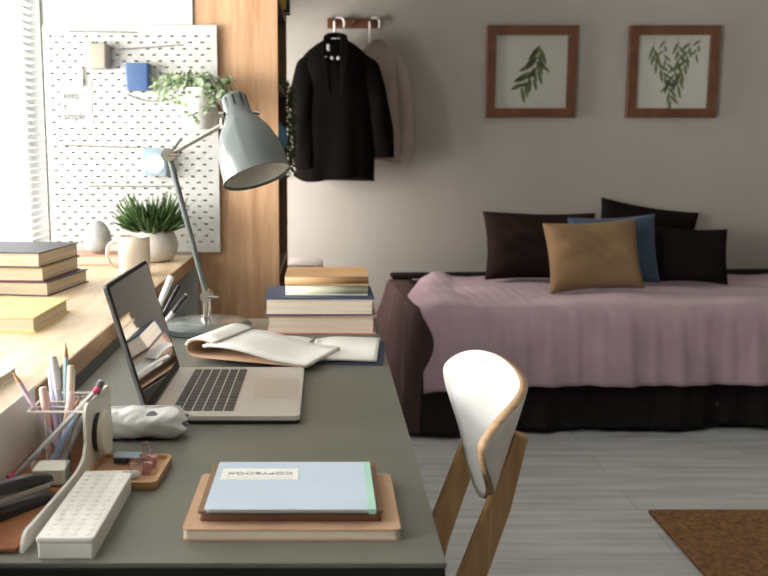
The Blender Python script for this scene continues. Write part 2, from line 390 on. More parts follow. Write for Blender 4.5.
for q in range(6):
    y0 = rg.uniform(-.07, .07); pts = []
    for k in range(16):
        t = k/15; pts.append(((-.04+.085*min(1, t*5))+.012*math.sin(t*9+q), y0+.02*math.sin(t*6+q*2), .075-t*rg.uniform(.98, 1.0)*(.34+.035*(q % 3))*(1 if t > .05 else 0)))
    st.tube(pts, .0015, 5)
    for p in pts:
        for _ in range(9):
            a = rg.uniform(0, 2*PI); leafquad(lf, (p[0], p[1], p[2]+rg.uniform(-.012, .012)), (math.cos(a), math.sin(a), rg.uniform(-.9, .2)), (0, 0, 1), rg.uniform(.016, .03), .009)
lf.build('foliage', M['garland'], tp); st.build('stem', M['stem'], tp)

# ================================================================= PEGBOARD
pb = thing('pegboard', 'white slotted pegboard mounted on the wall above the sill', 'pegboard', (-.645, YW-.013, 1.178))
def pegmesh():
    W, Hh = .575, .752; hx, hz = W/2, Hh/2
    xs = sorted({-hx, hx} | {round(-.28+.02*k+s*.0062, 5) for k in range(1, 28) for s in (-1, 1)})
    zs = sorted({-hz, hz} | {round(-.36+.02*k+s*.0026, 5) for k in range(1, 36) for s in (-1, 1)})
    mb = MB(); idx = {}
    def vi(i, j):
        if (i, j) not in idx: idx[i, j] = len(mb.v); mb.v.append((xs[i], 0, zs[j]))
        return idx[i, j]
    for i in range(len(xs)-1):
        for j in range(len(zs)-1):
            if i % 2 == 1 and j % 2 == 1 and ((i//2)+(j//2)) % 2 == 0: continue
            mb.f.append((vi(i, j), vi(i+1, j), vi(i+1, j+1), vi(i, j+1)))
    return mb
pegmesh().build('board', M['board'], pb, solid=.006)
for sx in (-1, 1):
    for sz in (-1, 1):
        MB().lathe([(.008, 0), (.008, .009)], 16).build('spacer', M['white'], pb, (sx*.25, .0125, sz*.345), (R(90), 0, 0))
YP = YW-.013-.003    # board front plane
def cord(name, label, p0, p1, sag=.0):
    pts = [(p0[0]+(p1[0]-p0[0])*t, YP-.003, p0[1]+(p1[1]-p0[1])*t - sag*4*t*(1-t)) for t in [k/10 for k in range(11)]]
    return tag(MB().tube(pts, .0022, 6).build(name, M['cordm'], smooth=True), label, 'cord')
cord('elastic_cord', 'grey elastic cord along the very top of the pegboard', (-.845, 1.533), (-.62, 1.530))
cord('elastic_cord', 'grey cord right of the stone cube near pegboard top', (-.68, 1.475), (-.47, 1.49))
cord('elastic_cord', 'grey cord reaching left from the pale blue holder', (-.88, 1.163), (-.60, 1.153))
cord('elastic_cord', 'grey cord just above the grassy potted plant', (-.80, 1.026), (-.49, 1.025))
cord('elastic_cord', 'slack grey cord sagging beneath the blue container', (-.66, 1.33), (-.45, 1.345), .03)
# cube planter
cp = thing('cube_planter', 'stone coloured cube planter with tiny succulent on the pegboard', 'planter', (-.741, YP-.034, 1.410))
MB().loft([[(x, y, 0) for x, y in rrect(.058, .06, .008)], [(x, y, .078) for x, y in rrect(.066, .066, .008)], [(x, y, .078) for x, y in rrect(.058, .058, .006)], [(x, y, .06) for x, y in rrect(.056, .056, .006)]]).build('pot', M['stonebox'], cp, smooth=True)
lf = MB()
for k in range(26):
    a = rg.uniform(0, 2*PI); leafquad(lf, (.012*math.cos(a), .012*math.sin(a), .06), (math.cos(a), math.sin(a), rg.uniform(.8, 3)), (0, 0, 1), rg.uniform(.025, .036), .01)
lf.build('foliage', M['leaf'], cp)
# blue container
bb = thing('pegboard_container', 'blue container hooked on the pegboard among ivy tendrils', 'container', (-.613, YP-.032, 1.341))
o = MB().loft([[(x, y, 0) for x, y in rrect(.074, .06, .008)], [(x, y, .086) for x, y in rrect(.078, .062, .008)], [(x, y, .086) for x, y in rrect(.072, .056, .006)], [(x, y, .004) for x, y in rrect(.07, .054, .006)]]).build('body', M['bluebox'], bb, smooth=True)
for s in (-.02, .02): MB().box(s-.004, s+.004, .02, .034, .086, .09).box(s-.004, s+.004, .030, .034, .07, .09).build('hook', M['chrome'], bb)
# pale blue holder with a round white disc
ph = thing('pegboard_container', 'pale blue holder with round white disc behind the lamp elbow', 'container', (-.563, YP-.028, 1.062))
MB().loft([[(x, y, 0) for x, y in rrect(.078, .05, .006)], [(x, y, .09) for x, y in rrect(.08, .052, .006)], [(x, y, .09) for x, y in rrect(.074, .046, .004)], [(x, y, .004) for x, y in rrect(.072, .044, .004)]]).build('body', M['palebox'], ph, smooth=True)
MB().lathe([(.0305, -.001), (.031, .0), (.0305, .0025)], 40).build('disc', M['white'], ph, (.0, -.0255, .04), (R(90), 0, 0), smooth=True)
# card and clip
ca = thing('note_card', 'white card with handwritten words keep it simple on pegboard', 'card', (-.828, YP-.0015, 1.298))
MB().box(-.052, .052, -.0006, .0006, -.07, .075).build('sheet', M['cardpaper'], ca)
textmesh('keep', .034, M['cardink'], ca, (-.016, -.0009, .028), (R(90), 0, 0), sx=.8)
textmesh('it', .034, M['cardink'], ca, (-.038, -.0009, -.008), (R(90), 0, 0), sx=.8)
textmesh('simple', .034, M['cardink'], ca, (-.008, -.0009, -.040), (R(90), 0, 0), sx=.8)
cl = thing('peg_clip', 'white clip holding the handwritten card on the pegboard', 'clip', (-.812, YP-.007, 1.375))
MB().box(-.004, .010, -.008, .001, -.02, .045).build('jaw', M['white'], cl, bevel=.002)
MB().tube([(-.003, -.006, .03), (-.003, -.014, .045), (.008, -.014, .045), (.008, -.006, .03)], .0015, 6).build('spring', M['chrome'], cl)
# ivy pot
iv = thing('ivy_plant', 'variegated ivy in a white pot mounted on the pegboard', 'plant', (-.415, YP-.075, 1.215))
MB().lathe([(.046, 0), (.052, .01), (.066, .13), (.062, .13), (.054, .03), (.04, .02)], 40).build('pot', M['white'], iv, smooth=True)
MB().lathe([(.059, .110), (.0595, .116)], 32).build('soil', M['oakdark'], iv)
MB().box(-.012, .012, .06, .073, .06, .12).build('bracket', M['white'], iv)
lf = MB(); st = MB()
def vine(pts, nl, sz):
    st.tube(pts, .0011, 5)
    for _ in range(nl):
        t = rg.uniform(.1, 1)*(len(pts)-1); i = min(int(t), len(pts)-2); f_ = t-i
        p = Vector(pts[i]).lerp(Vector(pts[i+1]), f_); a = rg.uniform(0, 2*PI)
        s_ = rg.uniform(.8, 1.15)*sz
        q = p+Vector((rg.uniform(-.008, .008), -abs(rg.uniform(0, .01)), rg.uniform(-.008, .008)))
        leafquad(lf, q, (math.cos(a), -.6, math.sin(a)*.8), (0, -.6, 1), s_, s_*.75)
for k in range(20):
    a = rg.uniform(0, 2*PI); L = rg.uniform(.06, .13); r0 = rg.uniform(.0, .04)
    b = (math.cos(a), -abs(math.sin(a))*.8)
    h = rg.uniform(.0, .05)
    pts = [(r0*b[0], r0*b[1], .12), (b[0]*(r0+L*.35), b[1]*L*.4, .135+h), (b[0]*(r0+L*.75), b[1]*L*.65-.01, .125+h*.8), (b[0]*(r0+L), b[1]*L*.75-.012, .10+h*.3-rg.uniform(0, .05))]
    vine(pts, 13, .026)
vine([(0, -.03, .13), (-.06, .0, .165), (-.12, .045, .165), (-.17, .055, .15), (-.21, .04, .175)], 14, .022)
vine([(0, -.03, .13), (-.05, -.01, .15), (-.10, .03, .12), (-.14, .05, .08)], 10, .024)
vine([(.03, -.03, .13), (.09, -.05, .12), (.11, -.05, .06), (.10, -.05, .02)], 14, .026)
vine([(-.01, -.05, .13), (-.02, -.085, .11), (-.015, -.085, .06), (.0, -.083, .03)], 12, .024)
vine([(.03, -.05, .13), (.05, -.085, .10), (.045, -.085, .05)], 9, .024)
lf.build('foliage', M['ivy'], iv); st.build('stem', M['stem'], iv)

# ================================================================= ON THE SILL
# grassy plant in round pot
gp = thing('potted_plant', 'spiky green plant in a round white pot on sill', 'plant', (-.556, 3.03, Z1))
MB().lathe([(.045, 0), (.062, .008), (.078, .035), (.080, .055), (.072, .085), (.060, .100), (.056, .100), (.066, .08), (.05, .05)], 48).build('pot', M['pot'], gp, smooth=True)
MB().lathe([(.058, .082), (.059, .088)], 32).build('soil', M['oakdark'], gp)
lf = MB()
for k in range(560):
    a = rg.uniform(0, 2*PI); r0 = rg.uniform(0, .05); sp = rg.uniform(.1, 1.0)**.8
    L = rg.uniform(.075, .125); d = Vector((math.cos(a), math.sin(a), 0))
    L *= 1.3-.5*sp
    if d.y > 0: L *= (1-.4*d.y)
    p = d*r0 + Vector((0, 0, .088)); rings = []; el = R(86-66*sp)
    for i in range(5):
        t = i/4; e = el - R(14)*t + R(20)*(t**2)
        c = p; wdt = .0056*(1-t**2.2)+.0004
        side = Vector((-d.y, d.x, 0)); up = Vector((-d.x*math.sin(e), -d.y*math.sin(e), math.cos(e)))
        rings.append([tuple(c-side*wdt), tuple(c+up*.0018), tuple(c+side*wdt), tuple(c-up*.0018)])
        p = p + (d*math.cos(e)+Vector((0, 0, math.sin(e))))*L/4
    lf.loft(rings)
lf.build('foliage', M['leaf'], gp, smooth=True)
# mug
mg = thing('mug', 'cream coffee mug on the sill before the potted plant', 'mug', (-.552, 2.70, Z1))
MB().lathe([(.040, 0), (.0445, .004), (.0455, .05), (.0455, .112), (.0435, .113), (.0425, .11), (.0420, .01), (.02, .008)], 48).build('body', M['mug'], mg, smooth=True)
pts = [(-.044, 0, .095), (-.060, 0, .098), (-.074, 0, .088), (-.078, 0, .06), (-.070, 0, .035), (-.054, 0, .024), (-.042, 0, .026)]
MB().tube(pts, .0062, 12).build('handle', M['mug'], mg, rot=(0, 0, R(12)), smooth=True, sub=1)
# egg on a box
MBx = MB().box(-.085, .085, -.07, .07, .004, .028)
bx = thing('book', 'low closed book under the grey egg on sill', 'book', (-.735, 2.98, Z1), R(3))
MBx.build('page_block', M['pages_light'], bx)
MB().box(-.088, .088, -.073, .073, 0, .004).box(-.088, .088, -.073, .073, .028, .032).box(-.088, -.085, -.073, .073, 0, .032).build('cover', M['pinkbook'], bx, bevel=.001)
pr = [(.0003, 0)]+[(.043*math.sin(PI*t)**.85*(1+.18*math.cos(PI*t)), .052-.052*math.cos(PI*t)) for t in [k/16 for k in range(1, 16)]]+[(.0003, .104)]
tag(MB().lathe([(r, z) for r, z in pr], 36).build('stone_egg', M['egg'], loc=(-.722, 2.97, Z1+.0325), smooth=True), 'grey stone egg standing upright on a book by window', 'ornament')

def hardback(label, loc, w, d, t, cover, rz=0, pages='pages', spine='left', group=None, name='book', ct=.003, inset=.005, under=None):
    """lying book: x = width, y = depth. spine on one side"""
    r = thing(name, label, 'book' if name == 'book' else 'notebook', loc, rz, group)
    cv = M[cover]
    MB().box(-w/2, w/2, -d/2, d/2, t-ct, t).build('front_cover', cv, r, bevel=.0008)
    MB().box(-w/2, w/2, -d/2, d/2, 0, ct).build('back_cover', M[under] if under else cv, r, bevel=.0008)
    x0, x1, y0, y1 = -w/2+inset, w/2-inset, -d/2+inset, d/2-inset
    sp = MB()
    n = 8
    def arc(horizontal, sgn, ext):
        rings = []
        for k in range(n+1):
            a = PI*k/n; rings.append((sgn*(ext-.004+.005*math.sin(a)), ct*.5+(t-ct)*(k/n)))
        return rings
    if spine in ('left', 'right'):
        sgn = -1 if spine == 'left' else 1
        if sgn < 0: x0 = -w/2+.003
        else: x1 = w/2-.003
        pr = arc(1, sgn, w/2); sp.grid(lambda u, v: (pr[round(u*n)][0], -d/2+v*d, pr[round(u*n)][1]), n, 1)
    else:
        sgn = -1 if spine == 'front' else 1
        if sgn < 0: y0 = -d/2+.003
        else: y1 = d/2-.003
        pr = arc(0, sgn, d/2); sp.grid(lambda u, v: (-w/2+v*w, pr[round(u*n)][0], pr[round(u*n)][1]), n, 1)
    sp.build('spine', cv, r, solid=.002, smooth=True)
    MB().box(x0, x1, y0, y1, ct, t-ct).build('page_block', M[pages], r)
    return r
# stack of three by the window
a0 = R(-7)
hardback('thick book at the bottom of the sill stack, its dark cover jutting out', (-.780, 2.445, Z1), .225, .26, .036, 'darkcover', a0-.02, group='hardbacks stacked on the sill', spine='left')
hardback('middle book of the sill stack with mustard and maroon cover edge', (-.797, 2.44, Z1+.0361), .225, .25, .036, 'mustard', a0+.02, group='hardbacks stacked on the sill', spine='left', under='maroon')
hardback('slate covered book lying on top of the sill stack', (-.800, 2.44, Z1+.0722), .225, .26, .038, 'darkcover', a0, group='hardbacks stacked on the sill', spine='left')
hardback('yellow book lying alone on the sill before the stack', (-.668, 1.965, Z1), .18, .24, .032, 'yellow', R(-1), spine='left')
hardback('thin grey pad cut off by the picture edge on sill', (-.60, 1.378, Z1), .19, .22, .016, 'paper', R(-3), spine='left', name='notebook', ct=.002, inset=.002)

# ================================================================= DESK
dk = thing('desk', 'long desk with grey green top and edges blackened as shade', 'desk', (-.148, 1.588, 0))
MB().box(-.285, .272, -.685, .685, ZD-.006, ZD).build('desk_top', M['desk'], dk, bevel=.001)
MB().box(-.285, .271, -.684, .684, ZD-.034, ZD-.0062).build('shaded_top_edge', M['black'], dk, bevel=.002)  # black colour stands in for the shadow on the desk edge
MB().box(-.25, .20, -.62, -.59, .66, .705).box(-.25, .20, .59, .62, .66, .705).box(-.25, -.22, -.6, .6, .66, .705).build('apron', M['black'], dk)
for sx in (-.24, .19):
    for sy in (-.60, .60):
        MB().box(sx-.02, sx+.02, sy-.02, sy+.02, 0, .70).build('leg', M['black'], dk, bevel=.003)

# lamp -----------------------------------------------------------
LX, LY = -.276, 2.13
lp = thing('desk_lamp', 'blue grey jointed desk lamp with bell shade and round base', 'lamp', (LX, LY, ZD))
MB().lathe([(.104, 0), (.107, .003), (.107, .014), (.100, .019), (.06, .024), (.012, .027)], 64).build('base', M['lamp'], lp, smooth=True)
MB().lathe([(.010, .026), (.010, .034), (.0055, .036), (.0055, .075)], 20).build('post', M['chrome'], lp, smooth=True)
MB().tube([(.008, .0, .03), (.010, 0, .05), (.008, 0, .072)], .0035, 8).build('post_bracket', M['chrome'], lp)
j1 = Vector((.004, 0, .080)); j2 = Vector((-.075, 0, .400)); j3 = Vector((.048, 0, .467))
kn = MB().tube([(j1.x, -.022, j1.z), (j1.x, .022, j1.z)], .013, 20).tube([(j1.x, -.022, j1.z), (j1.x+.030, -.022, j1.z)], .003, 8)
kn.build('joint', M['chrome'], lp, smooth=True)
MB().tube([j1, j2], .0065, 14).build('lower_arm', M['lamp'], lp, smooth=True)
MB().tube([(j2.x, -.016, j2.z), (j2.x, .016, j2.z)], .015, 22).tube([(j2.x, -.02, j2.z), (j2.x+.028, -.02, j2.z)], .003, 8).build('elbow_joint', M['chrome'], lp, smooth=True)
MB().tube([j2, j3], .0055, 14).build('upper_arm', M['chrome'], lp, smooth=True)
MB().tube([j2, j2+Vector((.030, .0, .038))], .003, 8).build('tension_rod', M['lamp'], lp)
ax = Vector((.30, -.31, -.90)).normalized()
ux = ax.cross(Vector((0, 1, 0))).normalized(); uy = ax.cross(ux)
top = Vector((.069, -.01, .533))
mt = basis(top, ux, uy, ax)
prof = [(.001, 0), (.018, .001), (.026, .006), (.029, .014), (.0305, .045), (.034, .060), (.046, .076), (.059, .098), (.069, .130), (.0735, .165), (.0745, .196)]
sh = MB().lathe(prof, 56, cap=False).build('shade', M['lamp'], lp, smooth=True); sh.matrix_local = mt
MB().lathe([(max(.001, r-.0022), z+.0022) for r, z in prof[:-1]]+[(.0725, .195)], 56, cap=False).build('shade_lining', M['lampin'], sh, smooth=True)
MB().lathe([(.0722, .1935), (.0762, .1935), (.0765, .199), (.0722, .199), (.0722, .1935)], 56, cap=False).build('shade_rim', M['lamp'], sh, smooth=True)
vs = MB()
for k in range(10):
    a = 2*PI*k/10+.2; m_ = Matrix.Rotation(a, 4, 'Z'); vs.box(.0286, .0308, -.0018, .0018, .012, .036, m_)
vs.build('vent_slot', M['blackp'], sh)
pr = [(.001, .055), (.016, .06), (.028, .085), (.030, .105), (.022, .125), (.001, .135)]
MB().lathe(pr, 24).build('bulb', M['frost'], sh, smooth=True)
yk = MB().tube([tuple(top+ax*.052+ux*0+Vector((-.034, 0, .0))), j3+Vector((0, 0, .004)), j3+Vector((0, 0, -.008))], .008, 10)
yk.build('yoke', M['chrome'], lp, smooth=True)
MB().tube([tuple(top+ax*.05+Vector((-.030, -.012, 0))), tuple(top+ax*.05+Vector((-.042, -.012, 0)))], .007, 12).build('knob', M['chrome'], lp, smooth=True)
MB().tube([tuple(top+ax*.050+Vector((.033, 0, .006))), tuple(top+ax*.050+Vector((.048, 0, .003)))], .004, 10).build('knob', M['chrome'], lp, smooth=True)

# laptop -----------------------------------------------------------
lt = thing('laptop', 'open silver laptop with black keys on the desk', 'laptop', (-.275, 1.541, ZD))
MB().prism(rrect(.236, .316, .009, cx=.1185), .0015, .006).build('base_shadow_plate', M['blackp'], lt, bevel=.001)  # black plate painted in as the shadow line beneath the base
MB().prism(rrect(.237, .317, .009, cx=.1185), .006, .0145).build('base', M['alutop'], lt, bevel=.0015)
for (x, y) in ((.02, -.14), (.02, .14), (.215, -.14), (.215, .14)): MB().lathe([(.006, 0), (.006, .002)], 12).build('foot', M['blackp'], lt, (x, y, 0))
kb = MB().box(.036, .136, -.139, .139, .0142, .0149).build('keyboard', M['alutop'], lt)
k0 = None; px_, py_ = .0163, .0193
for r_ in range(6):
    for c_ in range(14):
        if r_ == 5 and 4 <= c_ <= 8: continue
        x = .0445+r_*px_; y = .1265-c_*py_*1.0077
        if k0 is None:
            k0 = MB().box(-.0070, .0070, -.0084, .0084, 0, .0011).build('key', M['key'], kb, (x, y, .0149), bevel=.0004); src = k0
        else:
            c = k0.copy(); COL.objects.link(c); c.parent = kb; c.location = (x, y, .0149)
c = k0.copy(); COL.objects.link(c); c.parent = kb; c.location = (.0445+5*px_, .1265-6*py_*1.0077, .0149); c.scale = (1, 5.7, 1)
MB().prism(rrect(.073, .13, .004, cx=.194, cy=-.0), .0144, .0149).build('trackpad', M['pad'], lt)
for s in (-1, 1): MB().prism(rrect(.09, .012, .003, cx=.085, cy=s*.149), .0144, .01475).build('speaker_grille', M['pad'], lt)
lid_rot = (0, R(-16), 0)
lid = MB(); 
po = rrect(.317, .21, .009, cy=.105)       # (y, z) outline
m_ = Matrix(((0, 0, 1, 0), (1, 0, 0, 0), (0, 1, 0, 0), (0, 0, 0, 1)))
lid = MB().prism(po, -.006, 0, m_).build('lid', M['lidgrey'], lt, (.006, 0, .0135), lid_rot, bevel=.001)
MB().prism(rrect(.313, .206, .007, cy=.105), .0001, .0008, m_).build('bezel', M['bezel'], lid)
MB().prism(rrect(.298, .186, .002, cy=.110), .0009, .0012, m_).build('screen', M['screen'], lid)
MB().tube([(0, -.13, .004), (0, .13, .004)], .0045, 12).build('hinge', M['blackp'], lt, (.003, 0, .0105), smooth=True)

# stack of hardbacks -------------------------------------------------
G = 'books stacked at the far end of the desk'
YF = 2.07
hardback('salmon covered book at the bottom of the far desk stack', (-.008, YF+.105, ZD), .250, .20, .043, 'pinkbook', R(-.5), 'pages_light', 'back', G, inset=.008)
hardback('thick navy book second from the bottom in far desk stack', (-.013, YF+.098, ZD+.043), .247, .19, .040, 'navy', R(.3), 'pages_light', 'back', G)
hardback('cream book on the navy one in the far desk stack', (.004, YF+.118, ZD+.083), .188, .15, .024, 'creambook', R(0), 'pages_light', 'front', G, ct=.002)
hardback('tan book lying on top of the far desk stack', (.004, YF+.118, ZD+.107), .190, .16, .022, 'tanbook', R(0), 'pages', 'front', G, ct=.003)

# open notebooks ---------------------------------------------------------
nb = thing('notebook', 'navy covered notebook lying open flat near the book stack', 'notebook', (-.030, 1.895, ZD), R(-5))
MB().box(-.155, .152, -.112, .105, 0, .003).build('cover', M['navy'], nb, bevel=.001)
def leafblock(s):
    def fn(u, v):
        x = s*(.002+.138*u); z = .004+.007*math.sin(min(1, u*2.2)*PI/2)*(1-.35*u)
        return (x, -.106+.205*v, z)
    return MB().grid(fn, 16, 2)
for s in (-1, 1): leafblock(s).build('page_block', M['paper'], nb, solid=.006, offset=0, smooth=True)
MB().tube([(0, .105, .010), (.001, .07, .012), (-.004, .03, .013), (-.012, -.02, .013)], .0025, 6).build('ribbon', M['greyfab'], nb)
# curled notebook on top
an = math.atan2(1.728-1.86, .243)
n2 = thing('notebook', 'open kraft notebook with curled over pages behind the laptop', 'notebook', (-.119, 1.828, ZD+.0125), R(-22))
def spline(P, n):
    out = []
    for i in range(len(P)-1):
        a = P[max(i-1, 0)]; b = P[i]; c = P[i+1]; d = P[min(i+2, len(P)-1)]
        for k in range(n):
            t = k/n; out.append(tuple(.5*(2*b[q]+(c[q]-a[q])*t+(2*a[q]-5*b[q]+4*c[q]-d[q])*t*t+(3*b[q]-a[q]-3*c[q]+d[q])*t**3) for q in range(len(b))))
    return out+[tuple(P[-1])]
def sheetmesh(pr, y0, y1, rise=0):
    n = len(pr)-1
    return MB().grid(lambda u, v: (pr[round(u*n)][0]*.85, y0+(y1-y0)*v, pr[round(u*n)][1]*.82+rise*v), n, 4)
prof2 = spline([(.150, .0045), (.11, .0055), (.07, .009), (.03, .017), (-.01, .025), (-.05, .030), (-.09, .030), (-.112, .027)], 5)
sheetmesh(prof2, -.082, .082).build('page_block', M['paper'], n2, solid=.006, smooth=True)
roll = spline([(-.095, .036), (-.108, .040), (-.125, .041), (-.143, .036), (-.153, .024), (-.150, .010), (-.135, .002), (-.11, 0), (-.06, -.0003), (0, -.0003), (.148, 0)], 5)
sheetmesh(roll, -.083, .083).build('rolled_cover', M['kraft'], n2, solid=.0015, smooth=True)
rl2 = spline([(-.084, .0375), (-.106, .0435), (-.127, .0445), (-.147, .039), (-.157, .027)], 5)
sheetmesh(rl2, -.083, .083).build('rolled_page', M['paper'], n2, solid=.003, smooth=True)
wr = MB()
for k in range(12):
    y = .068-k*.0115; pts = []
    for j in range(4, 30):
        x_, z_ = prof2[j]; pts.append((x_*.85, y+rg.uniform(-.0018, .0018), z_*.82+.0034))
    wr.tube(pts, .00028, 3)
wr.build('handwriting', plain('faint pencil writing', (.5, .5, .5), .9), n2)

# front notebooks -------------------------------------------------------
Gn = 'notebooks stacked at the near end of the desk'
k1 = thing('notebook', 'large kraft notebook at the bottom of the near desk stack', 'notebook', (-.036, 1.045, ZD), 0, Gn)
MB().prism(rrect(.234, .172, .006), .001, .011).build('page_block', M['pages_light'], k1)
MB().prism(rrect(.236, .174, .006), .011, .0125).build('front_cover', M['kraft'], k1)
MB().prism(rrect(.236, .174, .006), 0, .001).build('back_cover', M['kraft'], k1)
k2 = thing('notebook', 'brown notebook in the middle of the near desk stack', 'notebook', (-.038, 1.058, ZD+.0127), R(0), Gn)
MB().prism(rrect(.198, .154, .004), .001, .011).build('page_block', M['brownleather'], k2)
MB().prism(rrect(.204, .160, .004), .0085, .0125).build('front_cover', M['brownleather'], k2, bevel=.001)
MB().prism(rrect(.200, .157, .004), 0, .0014).build('back_cover', M['maroon'], k2)
k3 = thing('notebook', 'light blue copybook with white name label and mint spine', 'notebook', (-.038, 1.048, ZD+.0255), R(0), Gn)
MB().prism(rrect(.182, .150, .003), 0, .0035).build('page_block', M['pages_light'], k3)
MB().prism(rrect(.187, .155, .004), .0035, .0045).build('front_cover', M['blue'], k3)
MB().prism(rrect(.187, .155, .004), -.0008, 0).build('back_cover', M['darkcover'], k3)
MB().box(.0855, .0937, -.0776, .0776, -.0006, .0047).build('spine_tape', M['mint'], k3)
lab = MB().box(-.086, .006, .014, .052, .0045, .0049).build('label', M['paper'], k3)
textmesh('COPYBOOK', .0125, M['label_ink'], k3, (-.040, .035, .0051), (0, 0, PI), sx=1.15)
ln = MB()
ln.box(-.080, .000, .0225, .0228, .0049, .0050).box(-.080, .000, .0185, .0188, .0049, .0050)
ln.build('ruled_line', M['label_ink'], k3)

# pencil case ---------------------------------------------------------
pc = thing('pencil_case', 'silver grey crinkled fabric pencil case beside the laptop', 'pencil case', (-.262, 1.328, ZD), R(3))
def case(u, v):
    x = -.066+.124*u; a = 2*PI*v
    e = min(1, (min(u, 1-u)*9+.12))**.45
    wx = .033*(.55+.45*e); hz = .0205*e*(1+.05*math.sin(u*17+1))
    sq = abs(math.cos(a))**.75*math.copysign(1, math.cos(a)); sz = abs(math.sin(a))**.8*math.copysign(1, math.sin(a))
    cr = 1+.035*math.sin(a*3+u*9)+.018*math.sin(a*7-u*17)+.010*math.sin(a*4+u*41)
    return (x+.004*math.sin(a*4), wx*sq*cr, max(.0005, .0205+hz*sz*cr))
MB().grid(case, 60, 48).build('body', M['silverfab'], pc, smooth=True)
MB().tube([(-.05, .012, .0405), (-.02, .010, .0415), (.02, .010, .0415), (.05, .012, .0400)], .0015, 6).build('zip', M['silver'], pc)
em = MB().lathe([(.0085, 0), (.0085, .0012)], 24).build('emblem', M['greyfab'], pc, (.012, -.0225, .0350), (R(45), 0, 0))

# organiser ---------------------------------------------------------
og = thing('desk_organiser', 'white metal desk organiser with cork base beside the sill', 'organiser', (-.352, 1.095, ZD))
MB().box(-.050, .031, -.17, .165, .001, .006).build('cork_mat', M['cork'], og, bevel=.001)
MB().box(-.052, -.050, -.17, .17, 0, .092).build('side_panel', M['white_metal'], og, bevel=.0008)
# right side plate : low rail rising to a rounded upright  (y, z) outline
def upright():
    p = [(-.17, 0), (.168, 0), (.168, .085)]
    for k in range(7): a = R(15*k); p.append((.168-.014+.014*math.cos(a), .084+.012*math.sin(a)))
    p += [(.075, .096)]
    for k in range(7): a = R(90+15*k); p.append((.071+.018*math.cos(a), .080+.016*math.sin(a)))
    p += [(.054, .064), (.054, .046), (.046, .033), (.032, .026), (.010, .0215), (-.14, .0195)]
    for k in range(5): a = R(90+20*k); p.append((-.152+.018*math.cos(a), .0195*math.sin(a)+.0002))
    return p
MB().prism(upright(), 0, .004, m_).build('side_plate', M['white_metal'], og, (.0425, 0, 0), (0, 0, R(-3)), bevel=.001)
MB().box(-.050, .044, .166, .169, 0, .05).build('back_plate', M['white_metal'], og)
wre = MB()
wre.tube([(-.028, .066, .084), (.046, .066, .084)], .0017, 8).tube([(-.028, .066, .084), (-.028, .160, .084)], .0017, 8)
for k in range(3): wre.tube([(-.028, .09+k*.025, .084), (.046, .09+k*.025, .084)], .0012, 8)
wre.tube([(-.028, .160, .084), (.046, .160, .084)], .0017, 8)
wre.tube([(-.006, .066, .084), (-.006, .066, .006)], .0012, 8).tube([(-.028, .160, .084), (-.028, .160, .006)], .0012, 8)
wre.build('wire_rack', M['white_metal'], og, smooth=True)
MB().box(-.026, .030, .150, .155, .006, .070).build('divider', M['kraft'], og)
MB().box(.036, .0395, .085, .150, .006, .080).build('divider', M['blackp'], og)
dc = thing('round_magnet', 'round cream disc stuck to the organiser side plate', 'disc', (-.3005, 1.195, ZD+.047))
MB().lathe([(.0255, 0), (.0255, .006)], 40).build('back_ring', M['blackp'], dc, (0, 0, 0), (0, R(90), 0), smooth=True)
MB().lathe([(.027, .006), (.0285, .008), (.0285, .013), (.027, .0145)], 40).build('face', M['cream'], dc, (0, 0, 0), (0, R(90), 0), smooth=True)

# pens & pencils in the organiser.  each from a low point to a high point
def pencil(label, p0, p1, r, mat, kind='pencil', tip=None, end=None, endmat=None, group='pens in the white organiser'):
    p0 = Vector(p0)+Vector((0, -.02, 0)); p1 = Vector(p1)+Vector((0, -.02, 0)); L = (p1-p0).length; z = (p1-p0).normalized(); x = z.orthogonal().normalized(); y = z.cross(x); r *= .88
    root = thing('pencil' if kind in ('pencil',) else 'pen', label, kind, p0, 0, group)
    mt = basis((0, 0, 0), x, y, z); n = 6 if kind == 'pencil' else 16
    bl_ = L-(.020 if kind == 'pencil' and tip else 0)
    b = MB().lathe([(r, 0), (r, bl_)], n).build('barrel', mat, root, smooth=(n > 6)); b.matrix_local = mt
    if kind == 'pencil' and tip:
        t = MB().lathe([(r*.98, bl_), (r*.25, L-.004)], 12).build('sharpened_end', M['pencilwood'], root); t.matrix_local = mt
        t = MB().lathe([(r*.26, L-.004), (.0002, L)], 8).build('lead', M['graphite'], root); t.matrix_local = mt
    if kind == 'pencil' and not tip:
        t = MB().lathe([(r*.95, L), (r*.95, L+.008), (r*.5, L+.010)], 12).build('eraser', endmat or M['pinkp'], root, smooth=True); t.matrix_local = mt
    if kind == 'pen':
        t = MB().lathe([(r*1.15, L-.045), (r*1.15, L-.002), (r*.9, L), (r*.3, L+.001)], 16).build('cap', endmat or mat, root, smooth=True); t.matrix_local = mt
        t = MB().box(r*1.1, r*1.1+.0015, -.0012, .0012, L-.04, L-.006).build('clip', M['silver'], root); t.matrix_local = mt
    return root
